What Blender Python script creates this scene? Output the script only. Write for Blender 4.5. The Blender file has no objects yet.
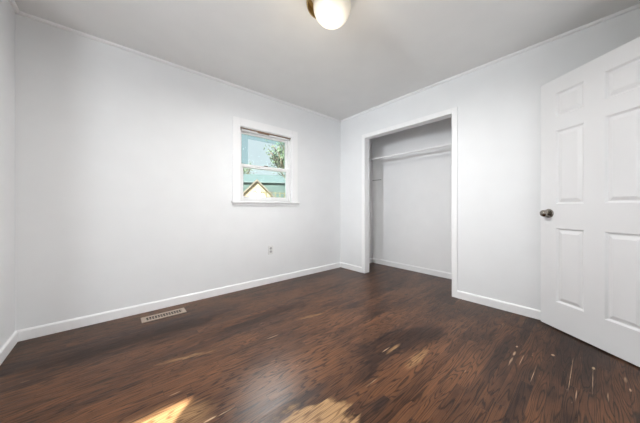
import bpy, bmesh, math, random
from mathutils import Vector, Matrix
S = bpy.context.scene
COL = S.collection
R = math.radians

# ---------------------------------------------------------------- camera
CAM_H = 0.99
cam_d = bpy.data.cameras.new('camera')
cam = bpy.data.objects.new('camera', cam_d)
COL.objects.link(cam)
cam.location = (0, 0, CAM_H)
cam.rotation_euler = (R(90), 0, R(49.4 - 90))
cam_d.sensor_width = 36
cam_d.lens = 237.0 / 640 * 36
cam_d.shift_y = -3.5 / 640
cam_d.clip_start = 0.02
cam_d.clip_end = 500
S.camera = cam

# ---------------------------------------------------------------- exposure, sky, sun, window daylight and added fill
S.view_settings.view_transform = 'Standard'
S.view_settings.look = 'None'
S.view_settings.gamma = 1
S.view_settings.exposure = 0.2
S.view_settings.use_curve_mapping = False

W = bpy.data.worlds.new('sky')
S.world = W
W.use_nodes = True
wn = W.node_tree
bg = wn.nodes['Background']
sky = wn.nodes.new('ShaderNodeTexSky')
sky.sky_type = 'NISHITA'
sky.sun_disc = False
sky.sun_elevation = R(39)
sky.sun_rotation = R(224)
sky.dust_density = 3.0
haze = wn.nodes.new('ShaderNodeMix')
haze.data_type = 'RGBA'
haze.inputs['Factor'].default_value = 0.75                 # thin bright cloud over the blue
wn.links.new(sky.outputs[0], haze.inputs[6])
haze.inputs[7].default_value = (7.6, 8.3, 8.4, 1)
wn.links.new(haze.outputs[2], bg.inputs['Color'])
bg.inputs['Strength'].default_value = 0.11

def lamp(name, typ, energy, loc, direction, color=(1, 1, 1), size=None):
    d = bpy.data.lights.new(name, typ)
    d.energy = energy
    d.color = color
    if typ == 'AREA':
        d.shape = 'RECTANGLE'
        d.size, d.size_y = size
    o = bpy.data.objects.new(name, d)
    COL.objects.link(o)
    o.location = loc
    o.rotation_euler = Vector(direction).to_track_quat('-Z', 'Y').to_euler()
    return o

sun = lamp('sun', 'SUN', 23.0, (-6, -6, 6), (0.694, 0.720, -0.815), (1.0, 0.95, 0.86))
sun.data.angle = R(0.6)
# daylight at the windows, plus added fill from south alcove window and hall
west = lamp('daylight_added_west_window', 'AREA', 6.3, (-2.36, 0.91, 1.74), (1, 0.19, 0.0), (0.90, 0.95, 1.0), (0.36, 0.45))
west.data.spread = R(50)
lamp('fill_south_window', 'AREA', 24, (-1.67, -0.26, 1.40), (0.15, 1, 0.50), (0.90, 0.95, 1.0), (0.7, 0.95))  # unseen fill added at the alcove window behind the camera
north = lamp('daylight_north_window', 'AREA', 8.5, (1.5, 2.98, 1.55), (-0.35, -1, -0.9), (0.92, 0.98, 1.0), (0.72, 0.8))
north.data.spread = R(80)
lamp('fill_hall', 'AREA', 9, (1.98, -0.75, 1.3), (-0.75, 1, 0.25), (0.92, 0.96, 1.0), (0.7, 1.8))  # fill added in the closed hall to brighten the window wall

# ---------------------------------------------------------------- material helpers
class NT:
    def __init__(s, name):
        s.mat = bpy.data.materials.new(name)
        s.mat.use_nodes = True
        s.t = s.mat.node_tree
        s.b = s.t.nodes['Principled BSDF']
        s.pos = None
    def new(s, typ, **kw):
        n = s.t.nodes.new(typ)
        for k, v in kw.items():
            setattr(n, k, v)
        return n
    def put(s, sock, v):
        if hasattr(v, 'links'):
            s.t.links.new(v, sock)
        else:
            sock.default_value = v
    def m(s, op, a, b=0.0, c=None, clamp=False):
        n = s.new('ShaderNodeMath', operation=op, use_clamp=clamp)
        s.put(n.inputs[0], a)
        s.put(n.inputs[1], b)
        if c is not None:
            s.put(n.inputs[2], c)
        return n.outputs[0]
    def ramp(s, v, lo, hi, a=0.0, b=1.0):
        n = s.new('ShaderNodeMapRange', interpolation_type='SMOOTHSTEP')
        s.put(n.inputs[0], v)
        n.inputs[1].default_value, n.inputs[2].default_value = lo, hi
        n.inputs[3].default_value, n.inputs[4].default_value = a, b
        return n.outputs[0]
    def xyz(s):
        if s.pos is None:
            g = s.new('ShaderNodeNewGeometry')
            p = s.new('ShaderNodeSeparateXYZ')
            s.t.links.new(g.outputs['Position'], p.inputs[0])
            s.pos = (p.outputs[0], p.outputs[1], p.outputs[2], g.outputs['Position'])
        return s.pos
    def vec(s, x, y, z=0.0):
        n = s.new('ShaderNodeCombineXYZ')
        for i, v in enumerate((x, y, z)):
            s.put(n.inputs[i], v)
        return n.outputs[0]
    def noise(s, v, scale=1.0, detail=2.0, rough=0.5, dist=0.0):
        n = s.new('ShaderNodeTexNoise')
        s.put(n.inputs['Vector'], v)
        n.inputs['Scale'].default_value = scale
        n.inputs['Detail'].default_value = detail
        n.inputs['Roughness'].default_value = rough
        n.inputs['Distortion'].default_value = dist
        return n.outputs['Fac']
    def white(s, v):
        n = s.new('ShaderNodeTexWhiteNoise', noise_dimensions='3D')
        s.put(n.inputs['Vector'], v)
        return n.outputs['Value']
    def mix(s, f, a, b):
        n = s.new('ShaderNodeMix', data_type='RGBA')
        s.put(n.inputs['Factor'], f)
        for i, v in ((6, a), (7, b)):
            if hasattr(v, 'links'):
                s.t.links.new(v, n.inputs[i])
            else:
                n.inputs[i].default_value = (*v, 1) if len(v) == 3 else v
        return n.outputs[2]
    def set(s, **kw):
        for k, v in kw.items():
            k = k.replace('_', ' ')
            i = s.b.inputs[k]
            if isinstance(v, tuple) and len(v) == 3:
                v = (*v, 1)
            s.put(i, v)
        return s.mat
    def bump(s, h, strength=0.2, dist=0.002):
        n = s.new('ShaderNodeBump')
        n.inputs['Strength'].default_value = strength
        n.inputs['Distance'].default_value = dist
        s.put(n.inputs['Height'], h)
        s.t.links.new(n.outputs[0], s.b.inputs['Normal'])

def paint(name, col, rough=0.5, var=0.03, bump=0.06, scale=5):
    n = NT(name)
    p = n.xyz()[3]
    f = n.noise(p, scale, 3)
    c2 = tuple(c * (1 - var * 2) for c in col)
    n.set(Base_Color=n.mix(f, c2, col), Roughness=rough)
    n.bump(n.noise(p, 260, 2), bump, 0.001)
    return n.mat

M = {}
M['wall'] = paint('wall_paint', (0.845, 0.855, 0.865), 0.55)
M['ceiling'] = paint('ceiling_paint', (0.87, 0.87, 0.86), 0.8, 0.03, 0.1)
M['trim'] = paint('trim_paint', (0.91, 0.91, 0.915), 0.32, 0.02, 0.02)
M['door'] = paint('door_paint', (0.82, 0.82, 0.83), 0.38, 0.02, 0.03)
M['closet'] = paint('closet_paint', (0.90, 0.90, 0.905), 0.6)
M['vinyl'] = paint('white_vinyl', (0.84, 0.84, 0.84), 0.35, 0.02, 0.0)
M['raw_wood'] = paint('bare_wood_strip', (0.30, 0.19, 0.12), 0.6, 0.2, 0.1, 30)
M['plastic'] = paint('outlet_plastic', (0.78, 0.78, 0.77), 0.35, 0.02, 0.0)
M['socket'] = paint('socket_plastic', (0.40, 0.40, 0.40), 0.4, 0.02, 0.0)
M['slot'] = paint('dark_slot', (0.03, 0.03, 0.03), 0.6, 0.0, 0.0)
M['register'] = paint('register_metal', (0.46, 0.37, 0.30), 0.45, 0.06, 0.0, 20)
M['duct'] = paint('dark_duct', (0.015, 0.014, 0.013), 0.7, 0.0, 0.0)
M['shadow_grey'] = paint('shadow_strip_grey', (0.42, 0.42, 0.42), 0.6)  # tone of a shadow, for the closet strip

n = NT('satin_nickel')
M['nickel'] = n.set(Base_Color=(0.27, 0.245, 0.215), Metallic=1.0, Roughness=0.22)
n = NT('brass')
M['brass'] = n.set(Base_Color=(0.50, 0.37, 0.17), Metallic=1.0, Roughness=0.28)
n = NT('lit_frosted_glass')
hot = n.new('ShaderNodeVectorMath', operation='DISTANCE')          # brightest by the bulb, creamier towards the rim
n.t.links.new(n.xyz()[3], hot.inputs[0])
hot.inputs[1].default_value = (1.115, 1.183, 2.30)
hv = n.ramp(hot.outputs['Value'], 0.06, 0.15, 1.0, 0.0)
M['glow'] = n.set(Base_Color=(0.60, 0.57, 0.50), Roughness=0.3, Emission_Color=n.mix(hv, (1.0, 0.86, 0.66), (1.0, 0.95, 0.85)), Emission_Strength=n.m('MULTIPLY_ADD', hv, 0.40, 0.20))

n = NT('window_glass')
tr = n.new('ShaderNodeBsdfTransparent'); tr.inputs[0].default_value = (0.94, 0.985, 0.98, 1)
gl = n.new('ShaderNodeBsdfGlossy'); gl.inputs['Roughness'].default_value = 0.02
fr = n.new('ShaderNodeFresnel'); fr.inputs[0].default_value = 1.45
mx = n.new('ShaderNodeMixShader')
n.t.links.new(fr.outputs[0], mx.inputs[0])
n.t.links.new(tr.outputs[0], mx.inputs[1])
n.t.links.new(gl.outputs[0], mx.inputs[2])
n.t.links.new(mx.outputs[0], n.t.nodes['Material Output'].inputs['Surface'])
M['glass'] = n.mat
n = NT('teal_storm_glass')
tr = n.new('ShaderNodeBsdfTransparent'); tr.inputs[0].default_value = (0.80, 0.87, 0.875, 1)
n.t.links.new(tr.outputs[0], n.t.nodes['Material Output'].inputs['Surface'])
M['storm'] = n.mat

def floor_material():
    n = NT('worn_oak_strip_floor')
    x, y, z, p = n.xyz()
    PW = 0.057
    yr = n.m('DIVIDE', y, PW)
    row = n.m('FLOOR', yr)
    fy = n.m('SUBTRACT', yr, row)
    r1 = n.white(n.vec(row, 3.3, 0.0))
    L = n.m('MULTIPLY_ADD', n.white(n.vec(row, 9.1, 0.0)), 0.7, 0.7)
    xr = n.m('DIVIDE', n.m('MULTIPLY_ADD', r1, 5.0, x), L)
    cx = n.m('FLOOR', xr)
    fx = n.m('SUBTRACT', xr, cx)
    pid = n.vec(row, cx, 1.7)
    rA, rB = n.white(pid), n.white(n.vec(cx, row, 5.2))
    # seams
    ey = n.m('MULTIPLY', n.m('MINIMUM', fy, n.m('SUBTRACT', 1.0, fy)), PW)
    ex = n.m('MULTIPLY', n.m('MINIMUM', fx, n.m('SUBTRACT', 1.0, fx)), L)
    seam = n.ramp(n.m('MINIMUM', ey, ex), 0.0002, 0.0016, 1.0, 0.0)
    # grain: contour lines of a stretched noise (cathedral figure) plus fine pores
    gx = n.m('MULTIPLY_ADD', rA, 37.0, x)
    gy = n.m('MULTIPLY_ADD', rB, 23.0, y)
    big = n.noise(n.vec(n.m('MULTIPLY', gx, 1.35), n.m('MULTIPLY', gy, 14.0), n.m('MULTIPLY', rA, 9.0)), 1.0, 2.0, 0.45)
    rings = n.m('FRACT', n.m('MULTIPLY', big, 15.0))
    rings = n.ramp(n.m('ABSOLUTE', n.m('SUBTRACT', rings, 0.5)), 0.03, 0.24)
    pores = n.noise(n.vec(n.m('MULTIPLY', gx, 4.0), n.m('MULTIPLY', gy, 300.0)), 1.0, 3.0, 0.65)
    pores = n.ramp(pores, 0.38, 0.62)
    fine = n.noise(n.vec(n.m('MULTIPLY', gx, 30.0), n.m('MULTIPLY', gy, 420.0)), 1.0, 2.0, 0.6)
    lines = n.m('ADD', n.m('MULTIPLY', rings, 0.62), n.m('MULTIPLY', pores, 0.38))
    # broad wear of the stain
    wear = n.noise(n.vec(n.m('MULTIPLY', x, 1.5), n.m('MULTIPLY', y, 3.2), 4.0), 1.0, 4.0, 0.6, 0.3)
    wear2 = n.noise(n.vec(n.m('MULTIPLY', x, 3.5), n.m('MULTIPLY', gy, 14.0), 8.0), 1.0, 3.0, 0.6)
    wob = n.noise(n.vec(n.m('MULTIPLY', x, 7.0), n.m('MULTIPLY', y, 18.0), 2.0), 1.0, 3.0, 0.65)
    wobs = n.m('MULTIPLY', n.m('SUBTRACT', wob, 0.5), 1.3)
    def spot(cx_, cy_, a, b, soft=0.35, ang=0.0, wv=1.0, jit=None):
        c, s_ = math.cos(ang), math.sin(ang)
        dx, dy = n.m('SUBTRACT', x, cx_), n.m('SUBTRACT', y, cy_)
        u = n.m('ADD', n.m('MULTIPLY', dx, c / a), n.m('MULTIPLY', dy, s_ / a))
        v = n.m('ADD', n.m('MULTIPLY', dx, -s_ / b), n.m('MULTIPLY', dy, c / b))
        d = n.m('SQRT', n.m('ADD', n.m('MULTIPLY', u, u), n.m('MULTIPLY', v, v)))
        if wv:
            d = n.m('MULTIPLY_ADD', wobs, wv, d)
        if jit is not None:
            d = n.m('ADD', d, jit)
        return n.ramp(d, 1 - soft, 1 + soft, 1.0, 0.0)
    def union(items):
        o = items[0]
        for i in items[1:]:
            o = n.m('MAXIMUM', o, i)
        return o
    darkpatch = union([spot(1.62, 0.94, 0.34, 0.13, 0.5, -0.35), spot(1.36, 1.00, 0.16, 0.12, 0.5),
                       spot(0.95, 1.98, 0.5, 0.10, 0.6, 0, .8), spot(0.2, 2.25, 0.6, 0.10, 0.6),
                       spot(1.21, 0.90, 0.05, 0.018, 0.5), spot(1.02, 0.71, 0.07, 0.02, 0.5), spot(2.3, 0.25, 0.5, 0.35, 0.7),
                       spot(0.72, 0.99, 0.16, 0.03, 0.5)])
    lightpatch = union([spot(0.55, 1.72, 0.45, 0.10, 0.5), spot(0.9, 1.25, 0.4, 0.2, 0.6), spot(1.55, 0.72, 0.32, 0.08, 0.5),
                        spot(1.62, 0.52, 0.30, 0.10, 0.5), spot(0.2, 1.55, 0.4, 0.18, 0.6), spot(1.45, 1.45, 0.3, 0.18, 0.6), spot(1.1, 0.45, 0.35, 0.15, 0.6)])
    streak = n.noise(n.vec(n.m('MULTIPLY', x, 5.0), n.m('MULTIPLY', gy, 60.0), 6.0), 1.0, 3.0, 0.6)
    streak = n.ramp(streak, 0.36, 0.56)
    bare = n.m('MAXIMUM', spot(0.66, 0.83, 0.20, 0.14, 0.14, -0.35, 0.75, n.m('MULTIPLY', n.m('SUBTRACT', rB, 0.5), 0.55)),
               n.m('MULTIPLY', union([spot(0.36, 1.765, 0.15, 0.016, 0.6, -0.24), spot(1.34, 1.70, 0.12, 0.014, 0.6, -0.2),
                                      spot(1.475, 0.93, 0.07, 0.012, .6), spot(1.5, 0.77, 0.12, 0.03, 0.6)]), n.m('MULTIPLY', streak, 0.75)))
    bare = n.m('MAXIMUM', bare, n.m('MULTIPLY', spot(0.09, 1.27, 0.25, 0.13, 0.3, 0.0, 0.5), n.m('MULTIPLY_ADD', streak, 0.12, 0.66)))  # pale spot painted under the sun patch to make it brighter
    marks = union([spot(*a, 0.5, 0.0, 1.1) for a in (
        (0.332, 1.178, 0.024, 0.004), (0.405, 1.172, 0.034, 0.003), (0.24, 1.464, 0.03, 0.002), (0.36, 1.775, 0.05, 0.003),
        (1.92, 0.361, 0.055, 0.0045), (2.06, 0.364, 0.03, 0.005), (2.17, 0.37, 0.012, 0.006), (2.0, 0.318, 0.07, 0.0016),
        (1.90, 0.245, 0.10, 0.0014), (2.23, 0.191, 0.012, 0.008), (2.235, 0.012, 0.014, 0.006), (2.08, 0.014, 0.13, 0.0014),
        (2.225, -0.11, 0.03, 0.005), (2.12, -0.12, 0.015, 0.004), (1.95, -0.04, 0.04, 0.002), (1.85, 0.07, 0.05, 0.002),
        (1.43, 0.958, 0.04, 0.003), (2.06, 0.10, 0.18, 0.0014), (0.9, 1.62, 0.05, 0.002), (1.1, 0.83, 0.045, 0.003))])
    marks = n.m('MULTIPLY', marks, n.m('MULTIPLY_ADD', streak, 0.75, 0.25))
    fleck = n.noise(n.vec(n.m('MULTIPLY', x, 11.0), n.m('MULTIPLY', gy, 130.0), 3.0), 1.0, 2.0, 0.5)
    fleck = n.ramp(n.m('MULTIPLY_ADD', wear2, 0.25, fleck), 0.87, 0.92)
    # colours
    w = n.m('ADD', n.m('MULTIPLY', wear, 1.0), n.m('MULTIPLY', n.m('SUBTRACT', wear2, 0.5), 0.55))
    w = n.m('ADD', w, n.m('MULTIPLY', n.m('SUBTRACT', rA, 0.5), 0.22))
    w = n.m('ADD', w, n.m('MULTIPLY', lightpatch, 0.16))
    w = n.m('SUBTRACT', w, n.m('MULTIPLY', darkpatch, 0.22))
    w = n.ramp(w, 0.20, 0.78)
    hi = n.mix(w, (0.040, 0.018, 0.011), (0.165, 0.070, 0.031))
    lo = n.mix(w, (0.008, 0.004, 0.003), (0.020, 0.009, 0.005))
    col = n.mix(lines, lo, hi)
    bare_sun_col = n.mix(lines, (0.13, 0.06, 0.025), (0.42, 0.25, 0.115))  # bare wood, also used to brighten the sun patch
    col = n.mix(n.m('MULTIPLY', bare, 0.92), col, bare_sun_col)  # bare spots, plus the pale spot that brightens the sun patch
    col = n.mix(n.m('MULTIPLY', n.m('MAXIMUM', marks, n.m('MULTIPLY', fleck, 0.5)), 0.85), col, (0.58, 0.40, 0.25))
    col = n.mix(n.m('MULTIPLY', seam, 0.7), col, (0.018, 0.009, 0.006))
    rough = n.m('ADD', n.m('MULTIPLY_ADD', fine, 0.16, 0.22), n.m('MULTIPLY', n.m('MAXIMUM', bare, darkpatch), 0.12))
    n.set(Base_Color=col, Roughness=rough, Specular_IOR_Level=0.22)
    n.bump(n.m('SUBTRACT', n.m('ADD', n.m('MULTIPLY', lines, 0.25), n.m('MULTIPLY', n.noise(n.vec(n.m('MULTIPLY', x, 1.2), n.m('MULTIPLY', y, 22.0)), 1.0, 2.0), 0.9)), seam), 0.22, 0.002)
    return n.mat
M['floor'] = floor_material()

def noisy(name, a, b, scale, rough=0.9, squash=(1, 1, 1)):
    n = NT(name)
    x, y, z, p = n.xyz()
    f = n.noise(n.vec(*(n.m('MULTIPLY', c, k) for c, k in zip((x, y, z), squash))), scale, 4, 0.6)
    return n.set(Base_Color=n.mix(n.ramp(f, 0.35, 0.65), a, b), Roughness=rough)
M['grass'] = noisy('lawn', (0.06, 0.08, 0.025), (0.12, 0.12, 0.05), 1.5)
M['leaf'] = noisy('leaves', (0.05, 0.09, 0.05), (0.14, 0.20, 0.12), 3)
M['bark'] = noisy('bark', (0.10, 0.08, 0.06), (0.22, 0.18, 0.14), 5)
M['hedge'] = noisy('hedge_green', (0.05, 0.10, 0.09), (0.14, 0.22, 0.18), 1.2)
M['siding'] = noisy('cream_siding', (0.78, 0.75, 0.62), (0.86, 0.82, 0.70), 0.5, 0.7, (1, 1, 8))
M['tan_siding'] = noisy('tan_siding', (0.20, 0.16, 0.11), (0.26, 0.21, 0.15), 1, 0.8, (1, 1, 8))
M['shingle'] = noisy('tan_shingles', (0.10, 0.085, 0.07), (0.16, 0.135, 0.11), 4)
M['teal_roof'] = noisy('teal_metal_roof', (0.06, 0.095, 0.10), (0.085, 0.12, 0.125), 0.6, 0.5, (6, 1, 1))
M['teal_wall'] = noisy('grey_green_siding', (0.035, 0.06, 0.06), (0.06, 0.09, 0.085), 1, 0.8, (1, 1, 6))
M['fence'] = noisy('weathered_fence', (0.10, 0.09, 0.05), (0.15, 0.14, 0.08), 4)
M['soffit'] = noisy('eave_paint', (0.42, 0.52, 0.50), (0.50, 0.60, 0.58), 1)
M['dark_pane'] = noisy('dark_pane', (0.05, 0.06, 0.07), (0.09, 0.10, 0.11), 2, 0.2)

# ---------------------------------------------------------------- mesh helpers
def box(bm, a, b, bevel=0.0):
    a, b = [min(i, j) for i, j in zip(a, b)], [max(i, j) for i, j in zip(a, b)]
    vs = [bm.verts.new((x, y, z)) for x in (a[0], b[0]) for y in (a[1], b[1]) for z in (a[2], b[2])]
    fs = [bm.faces.new([vs[i] for i in q]) for q in ((0, 1, 3, 2), (4, 6, 7, 5), (0, 4, 5, 1), (2, 3, 7, 6), (0, 2, 6, 4), (1, 5, 7, 3))]
    if bevel:
        es = list({e for f in fs for e in f.edges})
        bmesh.ops.bevel(bm, geom=es, offset=bevel, segments=2, affect='EDGES', profile=0.5)

def prism(bm, prof, origin, u, v, w, length):
    """extrude a closed 2D profile (u, v axes) along w"""
    o, u, v, w = (Vector(q) for q in (origin, u, v, w))
    a = [bm.verts.new(o + u * p + v * q) for p, q in prof]
    b = [bm.verts.new(o + u * p + v * q + w * length) for p, q in prof]
    k = len(prof)
    bm.faces.new(a); bm.faces.new(b[::-1])
    for i in range(k):
        bm.faces.new((a[i], b[i], b[(i + 1) % k], a[(i + 1) % k]))

def lathe(bm, prof, mat=Matrix.Identity(4), seg=40):
    rings = []
    for r, z in prof:
        if r < 1e-6:
            rings.append([bm.verts.new(mat @ Vector((0, 0, z)))])
        else:
            rings.append([bm.verts.new(mat @ Vector((r * math.cos(2 * math.pi * i / seg), r * math.sin(2 * math.pi * i / seg), z))) for i in range(seg)])
    for p, q in zip(rings, rings[1:]):
        for i in range(seg):
            j = (i + 1) % seg
            if len(p) == 1 and len(q) == 1:
                continue
            if len(p) == 1:
                bm.faces.new((p[0], q[i], q[j]))
            elif len(q) == 1:
                bm.faces.new((p[i], q[0], p[j]))
            else:
                bm.faces.new((p[i], q[i], q[j], p[j]))

def tube(bm, a, b, r0, r1, seg=7):
    a, b = Vector(a), Vector(b)
    q = (b - a).to_track_quat('Z', 'Y').to_matrix().to_4x4()
    lathe(bm, [(0, 0), (r0, 0), (r1, (b - a).length), (0, (b - a).length)], Matrix.Translation(a) @ q, seg)

def obj(name, bm, mat, parent=None, smooth=False):
    bmesh.ops.recalc_face_normals(bm, faces=bm.faces[:])
    me = bpy.data.meshes.new(name)
    bm.to_mesh(me)
    bm.free()
    me.materials.append(mat)
    if smooth:
        me.shade_smooth()
        me.set_sharp_from_angle(angle=R(35))
    o = bpy.data.objects.new(name, me)
    COL.objects.link(o)
    if parent:
        o.parent = parent
        o.matrix_parent_inverse = Matrix.Translation(parent.location).inverted() if parent.rotation_euler.z == 0 else Matrix.Identity(4)
    return o

def tag(o, label, cat, group=None, kind=None):
    o['label'], o['category'] = label, cat
    if group:
        o['group'] = group
    if kind:
        o['kind'] = kind
    return o

def empty(name, loc, label, cat, kind=None, rz=0.0):
    o = bpy.data.objects.new(name, None)
    COL.objects.link(o)
    o.location = loc
    o.rotation_euler = (0, 0, rz)
    return tag(o, label, cat, None, kind)

def boxes(name, lst, mat, parent=None, bevel=0.0):
    bm = bmesh.new()
    for a, b in lst:
        box(bm, a, b, bevel)
    return obj(name, bm, mat, parent)

# ---------------------------------------------------------------- room shell
YA, XB, XC, YD, H = 2.80, 2.855, -0.571, -0.30, 2.45
T = 0.14
ST = 'structure'
tag(boxes('floor', [((-2.6, -1.6, -0.12), (3.70, 2.95, 0.0))], M['floor']), 'worn dark-stained oak strip floor of the bedroom', 'floor', None, ST)
tag(boxes('ceiling', [((-2.54, -0.44, H), (3.70, 2.95, H + 0.1)), ((1.2, -1.5, H), (2.8, -0.44, H + 0.1))], M['ceiling']), 'plain matte white ceiling above the bedroom', 'ceiling', None, ST)
WX0, WX1, WZ0, WZ1 = 1.122, 1.875, 1.075, 1.985        # window opening in the far wall
tag(boxes('wall_back', [((-0.70, YA, 0), (WX0, YA + T, H)), ((WX1, YA, 0), (2.95, YA + T, H)),
                        ((WX0, YA, 0), (WX1, YA + T, WZ0)), ((WX0, YA, WZ1), (WX1, YA + T, H))], M['wall']),
    'white painted wall holding the small window', 'wall', None, ST)
CY0, CY1, CZ = 1.042, 2.292, 2.058                        # closet opening
tag(boxes('wall_right', [((XB, YD, 0), (XB + .1, CY0, H)), ((XB, CY1, 0), (XB + .1, YA, H)), ((XB, CY0, CZ), (XB + .1, CY1, H))], M['wall']),
    'white painted wall with the open closet in it', 'wall', None, ST)
tag(boxes('wall_left', [((XC - T, 2.0, 0), (XC, YA, H)), ((-2.4, 2.0, 0), (XC - T, 2.0 + T, H)),  # boxes past the first: unseen alcove, added to let the sun in
                        ((-2.54, YD, 0), (-2.4, 0.45, H)), ((-2.54, 1.25, 0), (-2.4, 2.0 + T, H)),
                        ((-2.54, 0.45, 0), (-2.4, 1.25, .95)), ((-2.54, 0.45, 2.05), (-2.4, 1.25, H))], M['wall']),
    'white wall at the far left edge of the picture', 'wall', None, ST)
DX0, DX1 = 1.62, 2.375
tag(boxes('wall_front', [((-2.54, YD - T, 0), (-2.03, YD, H)), ((-1.304, YD - T, 0), (DX0, YD, H)), ((DX1, YD - T, 0), (2.95, YD, H)),
                         ((-2.03, YD - T, 0), (-1.304, YD, .9)), ((-2.03, YD - T, 2.06), (-1.304, YD, H)), ((DX0, YD - T, 2.06), (DX1, YD, H)),
                         ((1.3, -1.5, 0), (2.7, -1.4, H)), ((1.2, -1.5, 0), (1.3, YD - T, H)), ((2.7, -1.5, 0), (2.8, YD - T, H))], M['wall']),
    'white wall behind the camera with the doorway', 'wall', None, ST)
tag(boxes('wall_closet_back', [((3.54, 0.7, 0), (3.66, 2.66, H))], M['closet']), 'pale grey back wall inside the open closet', 'wall', None, ST)
tag(boxes('wall_closet_left', [((2.95, 2.66, 0), (3.66, 2.93, H))], M['closet']), 'narrow strip of closet side wall behind the left closet jamb', 'wall', None, ST)
tag(boxes('wall_closet_right', [((2.95, 0.6, 0), (3.66, 0.7, H))], M['closet']), 'closet side wall hidden behind the right closet jamb', 'wall', None, ST)

BH, BT = 0.082, 0.014
BASE = [(0, 0), (BT, 0), (BT, BH - .012), (BT - .005, BH - .003), (BT - .009, BH), (0, BH)]
def base(name, origin, u, w, length, label):
    bm = bmesh.new()
    prism(bm, BASE, origin, u, (0, 0, 1), w, length)
    tag(obj(name, bm, M['trim']), label, 'baseboard', None, ST)
base('baseboard_back', (XC, YA, 0), (0, -1, 0), (1, 0, 0), XB - XC, 'long white baseboard below the window wall')
base('baseboard_left', (XC, 2.0, 0), (1, 0, 0), (0, 1, 0), YA - 2.0, 'white baseboard along the left edge wall with chipped bottom')
base('baseboard_right_corner', (XB, 2.335, 0), (-1, 0, 0), (0, 1, 0), YA - 2.335, 'short white baseboard between room corner and closet')
base('baseboard_right', (XB, YD, 0), (-1, 0, 0), (0, 1, 0), 0.997 - YD, 'white baseboard between closet and the open door')
base('baseboard_closet', (3.54, 0.7, 0), (-1, 0, 0), (0, 1, 0), 1.96, 'scuffed white baseboard at the back of the closet')
base('baseboard_closet_left', (2.95, 2.66, 0), (0, -1, 0), (1, 0, 0), 0.59, 'short stub of baseboard at the closet left side')

CR = [(0, 0), (0.024, 0), (0.0235, -0.010), (0.018, -0.017), (0.013, -0.020), (0, -0.020)]
def crown(name, origin, u, w, length, label):
    bm = bmesh.new()
    prism(bm, CR, origin, u, (0, 0, 1), w, length)
    tag(obj(name, bm, M['trim']), label, 'ceiling trim', None, ST)
crown('trim_1', (XC, YA, H), (0, -1, 0), (1, 0, 0), XB - XC, 'thin white crown moulding above the window wall')
crown('trim_2', (XB, YD, H), (-1, 0, 0), (0, 1, 0), YA - YD, 'thin white crown moulding above closet and door')
crown('trim_3', (XC, 2.0, H), (1, 0, 0), (0, 1, 0), YA - 2.0, 'thin crown moulding over the left edge wall')

# closet casing
t4 = empty('trim_4', (XB, 1.667, 0), 'white flat casing framing the open closet', 'closet casing', ST)
cw = 0.057
boxes('side_casing', [((XB - .014, CY1 - .012, 0), (XB, CY1 - .012 + cw, 2.105))], M['trim'], t4, .003)
boxes('side_casing', [((XB - .014, CY0 + .012 - cw, 0), (XB, CY0 + .012, 2.105))], M['trim'], t4, .003)
boxes('head_casing', [((XB - .014, CY0 + .012, CZ - .012), (XB, CY1 - .012, 2.105))], M['trim'], t4, .003)
boxes('jamb', [((XB - .004, CY1 - .012, 0), (XB + .104, CY1, CZ))], M['trim'], t4, .002)
boxes('jamb', [((XB - .004, CY0, 0), (XB + .104, CY0 + .012, CZ))], M['trim'], t4, .002)
boxes('head_jamb', [((XB - .004, CY0 + .012, CZ - .012), (XB + .104, CY1 - .012, CZ))], M['trim'], t4, .002)

# ---------------------------------------------------------------- window in the far wall
w1 = empty('window_1', ((WX0 + WX1) / 2, YA, WZ0), 'small white double-hung window in the far wall', 'window', ST)
yf = YA - .016
boxes('casing', [((WX0 - .085, yf, WZ0), (WX0 + .006, YA, 2.075))], M['trim'], w1, .003)
boxes('casing', [((WX1 - .006, yf, WZ0), (WX1 + .092, YA, 2.075))], M['trim'], w1, .003)
boxes('head_casing', [((WX0 + .006, yf, WZ1 - .006), (WX1 - .006, YA, 2.075))], M['trim'], w1, .003)
boxes('sill', [((WX0 - .10, YA - .045, WZ0 - .022), (WX1 + .105, YA + .05, WZ0))], M['trim'], w1, .004)
boxes('apron', [((WX0 - .085, YA - .018, WZ0 - .056), (WX1 + .09, YA, WZ0 - .022))], M['trim'], w1, .003)
boxes('jamb', [((WX0, YA, WZ0), (WX0 + .012, YA + T, WZ1))], M['vinyl'], w1)
boxes('jamb', [((WX1 - .012, YA, WZ0), (WX1, YA + T, WZ1))], M['vinyl'], w1)
boxes('head_jamb', [((WX0 + .012, YA, WZ1 - .012), (WX1 - .012, YA + T, WZ1))], M['vinyl'], w1)
boxes('head_stop', [((WX0 + .012, YA + .012, WZ1 - .021), (WX1 - .012, YA + .03, WZ1 - .012)), ((1.37, YA + .008, WZ1 - .033), (1.53, YA + .03, WZ1 - .021))], M['raw_wood'], w1)['label'] = 'bare brown wood strip at the window head'
ix0, ix1, iz0, iz1 = WX0 + .012, WX1 - .012, WZ0 + .0, WZ1 - .012
fw = .022
boxes('vinyl_frame', [((ix0, YA + .03, iz0), (ix0 + fw, YA + .12, iz1)), ((ix1 - fw, YA + .03, iz0), (ix1, YA + .12, iz1)),
                      ((ix0, YA + .03, iz1 - .03), (ix1, YA + .12, iz1)), ((ix0, YA + .03, iz0), (ix1, YA + .12, iz0 + .018))], M['vinyl'], w1)
sx0, sx1 = ix0 + fw, ix1 - fw
zm = 1.515
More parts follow.
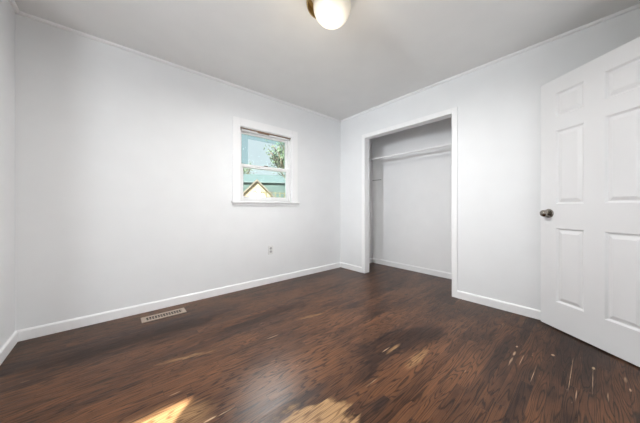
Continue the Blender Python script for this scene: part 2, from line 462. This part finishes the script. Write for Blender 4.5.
def sash(name, y0, y1, z0, z1, st, bot, top):
    o = boxes(name, [((sx0, y0, z0), (sx0 + st, y1, z1)), ((sx1 - st, y0, z0), (sx1, y1, z1)),
                     ((sx0 + st, y0, z0), (sx1 - st, y1, z0 + bot)), ((sx0 + st, y0, z1 - top), (sx1 - st, y1, z1))], M['vinyl'], w1, .002)
    boxes('pane', [((sx0 + st, (y0 + y1) / 2 - .002, z0 + bot), (sx1 - st, (y0 + y1) / 2 + .002, z1 - top))], M['glass'], o)
    return o
boxes('storm_pane', [((ix0 + .004, YA + .124, zm), (1.283, YA + .128, iz1 - .004)), ((1.283, YA + .124, 1.880), (ix1 - .004, YA + .128, iz1 - .004))], M['storm'], w1)['label'] = 'dull teal edge of the outer storm pane'
sash('upper_sash', YA + .075, YA + .105, zm - .02, iz1 - .03, .022, .03, .022)
sash('lower_sash', YA + .04, YA + .07, iz0 + .018, zm + .022, .030, .042, .040)
boxes('sash_lock', [((1.475, YA + .034, zm + .020), (1.525, YA + .062, zm + .034))], M['nickel'], w1, .003)

# plain unseen windows of the alcove, added to let light in
def added_plain_window(name, a, b, label, axis):
    o = empty(name, [(i + j) / 2 for i, j in zip(a, b)], label, 'window', ST)
    f = .03
    lst = []
    for e in (0, 1):
        c0, c1 = list(a), list(b)
        c0[axis], c1[axis] = (a[axis] - .05, a[axis]) if e == 0 else (b[axis], b[axis] + .05)
        lst.append((c0, c1))
        c0, c1 = list(a), list(b)
        c0[axis], c1[axis] = a[axis] - .05, b[axis] + .05
        c0[2], c1[2] = (a[2] - .05, a[2]) if e == 0 else (b[2], b[2] + .05)
        lst.append((c0, c1))
    boxes('casing', lst, M['trim'], o)
added_plain_window('added_window_2', (-2.03, YD, .9), (-1.304, YD + .015, 2.06), 'unseen cased window behind the camera, added to let the sun in', 0)
added_plain_window('added_window_3', (-2.4, 0.45, .95), (-2.385, 1.25, 2.05), 'unseen cased window in the added alcove left of the camera', 1)

# ---------------------------------------------------------------- six panel door, standing open
DW, DT, DH0, DH1 = 0.745, 0.035, 0.010, 2.045
free = Vector((2.789, 0.315, 0))
away = Vector((-0.578, -0.816, 0)).normalized()            # from the free edge to the hinge
rz = math.atan2(away.y, away.x)
d1 = empty('door_1', free, 'white six-panel door standing open at right against the closet wall', 'door', ST, rz)
# local: x from the free edge to the hinge, y>0 is the wall side (the face seen is y = 0), z up
xs = [0.0, 0.120, 0.312, 0.430, 0.622, DW]
zs = [DH0, 0.226, 0.827, 1.023, 1.619, 1.733, 1.926, DH1]
sgn = 1.0
probe = Matrix.Rotation(rz, 3, 'Z') @ Vector((0, 1, 0))
sgn = -1.0 if probe.dot(-free) > 0 else 1.0                # away from the room's middle
def dv(x, y, z):
    return (x, sgn * y, z)
bm = bmesh.new()
RD, SL = 0.012, 0.012
for face in (0, 1):
    yy = lambda d: d if face == 0 else DT - d
    for i in range(5):
        for j in range(7):
            x0, x1, z0, z1 = xs[i], xs[i + 1], zs[j], zs[j + 1]
            if i in (1, 3) and j in (1, 3, 5):
                o = [bm.verts.new(dv(*q)) for q in ((x0, yy(0), z0), (x1, yy(0), z0), (x1, yy(0), z1), (x0, yy(0), z1))]
                k = [bm.verts.new(dv(*q)) for q in ((x0 + SL, yy(RD), z0 + SL), (x1 - SL, yy(RD), z0 + SL), (x1 - SL, yy(RD), z1 - SL), (x0 + SL, yy(RD), z1 - SL))]
                for e in range(4):
                    bm.faces.new((o[e], o[(e + 1) % 4], k[(e + 1) % 4], k[e]))
                bm.faces.new(k)
            else:
                bm.faces.new([bm.verts.new(dv(*q)) for q in ((x0, yy(0), z0), (x1, yy(0), z0), (x1, yy(0), z1), (x0, yy(0), z1))])
for a, b in (((0, DH0), (DW, DH0)), ((DW, DH0), (DW, DH1)), ((DW, DH1), (0, DH1)), ((0, DH1), (0, DH0))):
    bm.faces.new([bm.verts.new(dv(*q)) for q in ((a[0], 0, a[1]), (b[0], 0, b[1]), (b[0], DT, b[1]), (a[0], DT, a[1]))])
bmesh.ops.remove_doubles(bm, verts=bm.verts[:], dist=1e-5)
leaf = obj('door_leaf', bm, M['door'], d1)
for i in (1, 3):
    for j in (1, 3, 5):
        bm = bmesh.new()
        for face in (0, 1):
            yy = lambda d: d if face == 0 else DT - d
            m0, m1 = SL + .006, SL + .030
            o = [bm.verts.new(dv(*q)) for q in ((xs[i] + m0, yy(RD), zs[j] + m0), (xs[i + 1] - m0, yy(RD), zs[j] + m0), (xs[i + 1] - m0, yy(RD), zs[j + 1] - m0), (xs[i] + m0, yy(RD), zs[j + 1] - m0))]
            k = [bm.verts.new(dv(*q)) for q in ((xs[i] + m1, yy(.001), zs[j] + m1), (xs[i + 1] - m1, yy(.001), zs[j] + m1), (xs[i + 1] - m1, yy(.001), zs[j + 1] - m1), (xs[i] + m1, yy(.001), zs[j + 1] - m1))]
            for e in range(4):
                bm.faces.new((o[e], o[(e + 1) % 4], k[(e + 1) % 4], k[e]))
            bm.faces.new(k)
            b_ = [bm.verts.new(dv(*q)) for q in ((xs[i] + m0, yy(RD + .002), zs[j] + m0), (xs[i + 1] - m0, yy(RD + .002), zs[j] + m0), (xs[i + 1] - m0, yy(RD + .002), zs[j + 1] - m0), (xs[i] + m0, yy(RD + .002), zs[j + 1] - m0))]
            for e in range(4):
                bm.faces.new((o[e], o[(e + 1) % 4], b_[(e + 1) % 4], b_[e]))
            bm.faces.new(b_)
        c = obj('panel', bm, M['door'], leaf)
        c.matrix_parent_inverse = Matrix.Identity(4)
def door_matrix(x, z, front):
    """local z axis of the lathe pointing out of the door face"""
    d = -sgn if front else sgn
    y = 0.0 if front else sgn * DT
    return Matrix.Translation((x, y, z)) @ Vector((0, d, 0)).to_track_quat('Z', 'Y').to_matrix().to_4x4()
for front in (True, False):
    k = door_matrix(0.068, 0.945, front)
    bm = bmesh.new()
    lathe(bm, [(0, -.001), (.037, -.001), (.037, .004), (.033, .010), (.020, .012), (.0, .012)], k)
    ro = obj('rosette', bm, M['nickel'], d1, True)
    bm = bmesh.new()
    pr = [(0, .008), (.012, .010), (.011, .024), (.014, .029), (.023, .036), (.0275, .046), (.027, .055), (.021, .062), (.010, .066), (0, .067)] if front else \
         [(0, .008), (.011, .010), (.011, .016), (.020, .020), (.024, .026), (.020, .031), (0, .033)]
    lathe(bm, pr, k)
    obj('knob', bm, M['nickel'], d1, True)['label'] = 'satin nickel door knob'
bm = bmesh.new()
box(bm, dv(-.0012, .006, .915), dv(.001, DT - .006, .975))
obj('latch_plate', bm, M['nickel'], d1)
for hz in (.25, 1.03, 1.83):
    bm = bmesh.new()
    tube(bm, dv(DW + .006, -.002, hz - .045), dv(DW + .006, -.002, hz + .045), .006, .006, 12)
    box(bm, dv(DW - .001, .0, hz - .045), dv(DW + .006, .028, hz + .045))
    obj('hinge', bm, M['nickel'], d1)

# ---------------------------------------------------------------- closet fittings, shadow strip
rod = empty('closet_rod', (3.22, 1.68, 1.80), 'white round hanging rod across the upper closet', 'closet rod')
bm = bmesh.new()
tube(bm, (3.22, 0.701, 1.80), (3.22, 2.659, 1.80), .016, .016, 20)
obj('bar', bm, M['trim'], rod, True)
for y0, y1 in ((.70, .712), (2.648, 2.66)):
    bm = bmesh.new()
    tube(bm, (3.22, y0, 1.80), (3.22, y1, 1.80), .028, .028, 20)
    obj('socket', bm, M['trim'], rod, True)
tag(boxes('shadow_strip', [((3.536, 2.47, 1.484), (3.54, 2.658, 1.496))], M['shadow_grey']), 'short grey strip standing in for a shadow low on closet back wall by its left corner', 'strip')  # thin grey strip in place of a shadow line on the wall

# ---------------------------------------------------------------- outlet, register, lamp
ou = empty('electrical_outlet', (1.542, YA, .437), 'white duplex wall outlet below the window', 'outlet')
boxes('cover_plate', [((1.542 - .036, YA - .006, .437 - .058), (1.542 + .036, YA, .437 + .058))], M['plastic'], ou, .003)
for dz in (.021, -.021):
    bm = bmesh.new()
    k = Matrix.Translation((1.542, YA - .005, .437 + dz)) @ Matrix.Rotation(R(90), 4, 'X')
    lathe(bm, [(0, 0), (.017, 0), (.017, .003), (.0155, .004), (0, .004)], k, 24)
    so = obj('socket', bm, M['socket'], ou)
    o = boxes('slot', [((1.542 - .008, YA - .0098, .437 + dz - .001), (1.542 - .006, YA - .0085, .437 + dz + .008)),
                   ((1.542 + .006, YA - .0098, .437 + dz - .001), (1.542 + .008, YA - .0085, .437 + dz + .008))], M['slot'], so)
    o.matrix_parent_inverse = Matrix.Translation((1.542, YA, .437)).inverted()
bm = bmesh.new()
lathe(bm, [(0, 0), (.004, 0), (.003, .002), (0, .002)], Matrix.Translation((1.542, YA - .006, .437)) @ Matrix.Rotation(R(90), 4, 'X'), 12)
obj('screw', bm, M['nickel'], ou)

vx0, vx1, vy0, vy1 = .162, .504, 2.537, 2.657
vt = empty('floor_register', ((vx0 + vx1) / 2, (vy0 + vy1) / 2, 0), 'tan metal floor vent beside the baseboard', 'vent')
boxes('frame', [((vx0, vy0, 0), (vx1, vy0 + .026, .006)), ((vx0, vy1 - .026, 0), (vx1, vy1, .006)),
                ((vx0, vy0 + .026, 0), (vx0 + .03, vy1 - .026, .006)), ((vx1 - .03, vy0 + .026, 0), (vx1, vy1 - .026, .006))], M['register'], vt, .0015)
boxes('duct', [((vx0 + .028, vy0 + .024, .0), (vx1 - .028, vy1 - .024, .0011))], M['duct'], vt)['label'] = 'dark opening under the louvers'
lou = []
for i in range(14):
    xx = vx0 + .034 + i * (vx1 - vx0 - .068) / 13
    lou.append(((xx - .0028, vy0 + .025, .0010), (xx + .0028, vy1 - .025, .0022)))
lou.append(((vx0 + .029, (vy0 + vy1) / 2 - .002, .0010), (vx1 - .029, (vy0 + vy1) / 2 + .002, .0024)))
boxes('louvers', lou, M['register'], vt)

LX, LY = 1.089, 1.185
cl_ = empty('ceiling_light', (LX, LY, H), 'lit round flush ceiling lamp with brass rim', 'ceiling lamp')
bm = bmesh.new()
lathe(bm, [(0, H), (.12, H), (.12, H - .02), (0, H - .02)], Matrix.Translation((LX, LY, 0)), 48)
obj('pan', bm, M['trim'], cl_, True)
bm = bmesh.new()
lathe(bm, [(.122, H), (.150, H), (.152, H - .02), (.149, H - .07), (.145, H - .085), (.138, H - .085), (.138, H - .03), (.122, H - .02), (.122, H)], Matrix.Translation((LX, LY, 0)), 64)
obj('rim', bm, M['brass'], cl_, True)['label'] = 'brass rim'
bm = bmesh.new()
k = Matrix.Translation((LX + .036, LY - .002, H - .070)) @ Matrix.Rotation(R(10), 4, Vector((.65, .76, 0)))
prof = [(.130 * math.cos(t) ** .85, -.125 * math.sin(t)) for t in [i * math.pi / 2 / 16 for i in range(16)]] + [(0, -.125)]
lathe(bm, [(.10, .02), (.128, .014)] + prof, k, 64)
obj('glass_shade', bm, M['glow'], cl_, True)['label'] = 'lit frosted white glass bowl'
ld = bpy.data.lights.new('bulb', 'POINT')
ld.energy = 3.2
ld.color = (1.0, 0.86, 0.66)
ld.shadow_soft_size = .14
lo = bpy.data.objects.new('bulb', ld)
COL.objects.link(lo)
lo.location = (LX, LY, H - .30)
lo.parent = cl_
lo.matrix_parent_inverse = Matrix.Translation(cl_.location).inverted()
ld = bpy.data.lights.new('bulb_downlight', 'AREA')
ld.shape = 'DISK'
ld.size = .24
ld.energy = 33
ld.color = (1.0, 0.985, 0.965)
lo = bpy.data.objects.new('bulb_downlight', ld)
COL.objects.link(lo)
lo.location = (LX + .036, LY, H - .215)
lo.parent = cl_
lo.matrix_parent_inverse = Matrix.Translation(cl_.location).inverted()

# ---------------------------------------------------------------- outside the window
random.seed(4)
GZ = -0.6
tag(boxes('ground', [((-150, 3.2, GZ - .2), (260, 260, GZ))], M['grass']), 'lawn outside below the window', 'lawn', None, ST)
def gable_house(c, yaw, wx, wy, zt, zr, wall, roof, label, along_x, over=.3, name='house'):
    """box walls with a ridge along its x or y, in its own axes"""
    o = empty(name, (c[0], c[1], GZ), label, 'house', None, R(yaw))
    zt, zr = zt - GZ, zr - GZ
    bm = bmesh.new()
    hx, hy = wx / 2, wy / 2
    if along_x:
        prism(bm, [(-hy, 0), (hy, 0), (hy, zt), (0, zr), (-hy, zt)], (-hx, 0, 0), (0, 1, 0), (0, 0, 1), (1, 0, 0), wx)
    else:
        prism(bm, [(-hx, 0), (hx, 0), (hx, zt), (0, zr), (-hx, zt)], (0, -hy, 0), (1, 0, 0), (0, 0, 1), (0, 1, 0), wy)
    obj('walls', bm, wall, o)
    half = hy if along_x else hx
    sl = (zr - zt) / half
    for sg in (-1, 1):
        bm = bmesh.new()
        e = half + over
        pr = [(0, zr + .02), (sg * e, zr + .02 - sl * e), (sg * e, zr + .20 - sl * e), (0, zr + .20)]
        if along_x:
            prism(bm, pr, (-hx - over, 0, 0), (0, 1, 0), (0, 0, 1), (1, 0, 0), wx + 2 * over)
        else:
            prism(bm, pr, (0, -hy - over, 0), (1, 0, 0), (0, 0, 1), (0, 1, 0), wy + 2 * over)
        obj('roof', bm, roof, o)
    return o
gh = gable_house((11.7, 24.2), -27, 4.6, 3.0, 1.45, 3.75, M['tan_siding'], M['shingle'], 'small tan gabled house seen through the lower sash', False)
bm = bmesh.new()
prism(bm, [(-.95, 0), (1.25, 0), (1.25, 2.2), (.15, 3.55), (-.95, 2.2)], (0, -2.6, 0), (1, 0, 0), (0, 0, 1), (0, 1, 0), 1.12)
obj('porch', bm, M['siding'], gh)['label'] = 'bright white gabled porch'
boxes('porch_door', [((-.2, -2.64, 0), (.5, -2.58, 1.95))], M['dark_pane'], gh).matrix_parent_inverse = Matrix.Identity(4)
th = gable_house((21.2, 41.0), -27.3, 46, 9, 5.4, 7.1, M['teal_wall'], M['teal_roof'], 'long teal-roofed building behind the tan gabled house', True, .4, 'long_house')
for i in range(5):
    boxes('window', [((-10 + i * 5, -4.56, 2.8), (-8.6 + i * 5, -4.5, 4.6))], M['dark_pane'], th).matrix_parent_inverse = Matrix.Identity(4)
fe = empty('garden_fence', (7.4, 13, GZ), 'thin weathered post fence in front of the bright porch gable', 'fence')
for i in range(9):
    boxes('post', [((6.2 + i * .32, 13, GZ), (6.25 + i * .32, 13.05, 1.99))], M['fence'], fe)
boxes('rail', [((6.1, 13.05, 1.90), (8.9, 13.09, 1.95))], M['fence'], fe)
boxes('rail', [((6.1, 13.05, 0.4), (8.9, 13.09, 0.46))], M['fence'], fe)

def tree(loc, h, spread, nleaf, seed, label):
    random.seed(seed)
    t = empty('tree', loc, label, 'tree')
    b = Vector(loc)
    bw, bl = bmesh.new(), bmesh.new()
    tips = []
    def grow(a, d, ln, r, lv):
        e = a + d * ln
        tube(bw, a, e, r, r * .68, 6)
        if lv >= 2:
            tips.append(e); tips.append(a + d * ln * .5)
        if lv < 4:
            for _ in range(3 if lv else 5):
                nd = (d + Vector((random.uniform(-1, 1), random.uniform(-1, 1), random.uniform(-.35, .75))) * spread).normalized()
                grow(e if random.random() < .6 else a + d * ln * random.uniform(.55, .95), nd, ln * random.uniform(.6, .82), r * .62, lv + 1)
    grow(b, Vector((0, 0, 1)), h * .3, h * .022, 0)
    for i in range(nleaf):
        c = random.choice(tips) + Vector([random.gauss(0, h * .025) for _ in range(3)])
        u = Vector([random.gauss(0, 1) for _ in range(3)]).normalized()
        v = u.orthogonal().normalized()
        s_ = h * random.uniform(.008, .016)
        bl.faces.new([bl.verts.new(q) for q in (c - u * s_, c + v * s_ * .6, c + u * s_, c - v * s_ * .6)])
    obj('trunk', bw, M['bark'], t)
    obj('foliage', bl, M['leaf'], t)
tree((10.1, 15.2, GZ), 8.0, .75, 2600, 11, 'open green tree seen at the right of the upper sash')
tree((26.0, 62, GZ), 17.0, .7, 1500, 8, 'pale tree rising behind the long building')
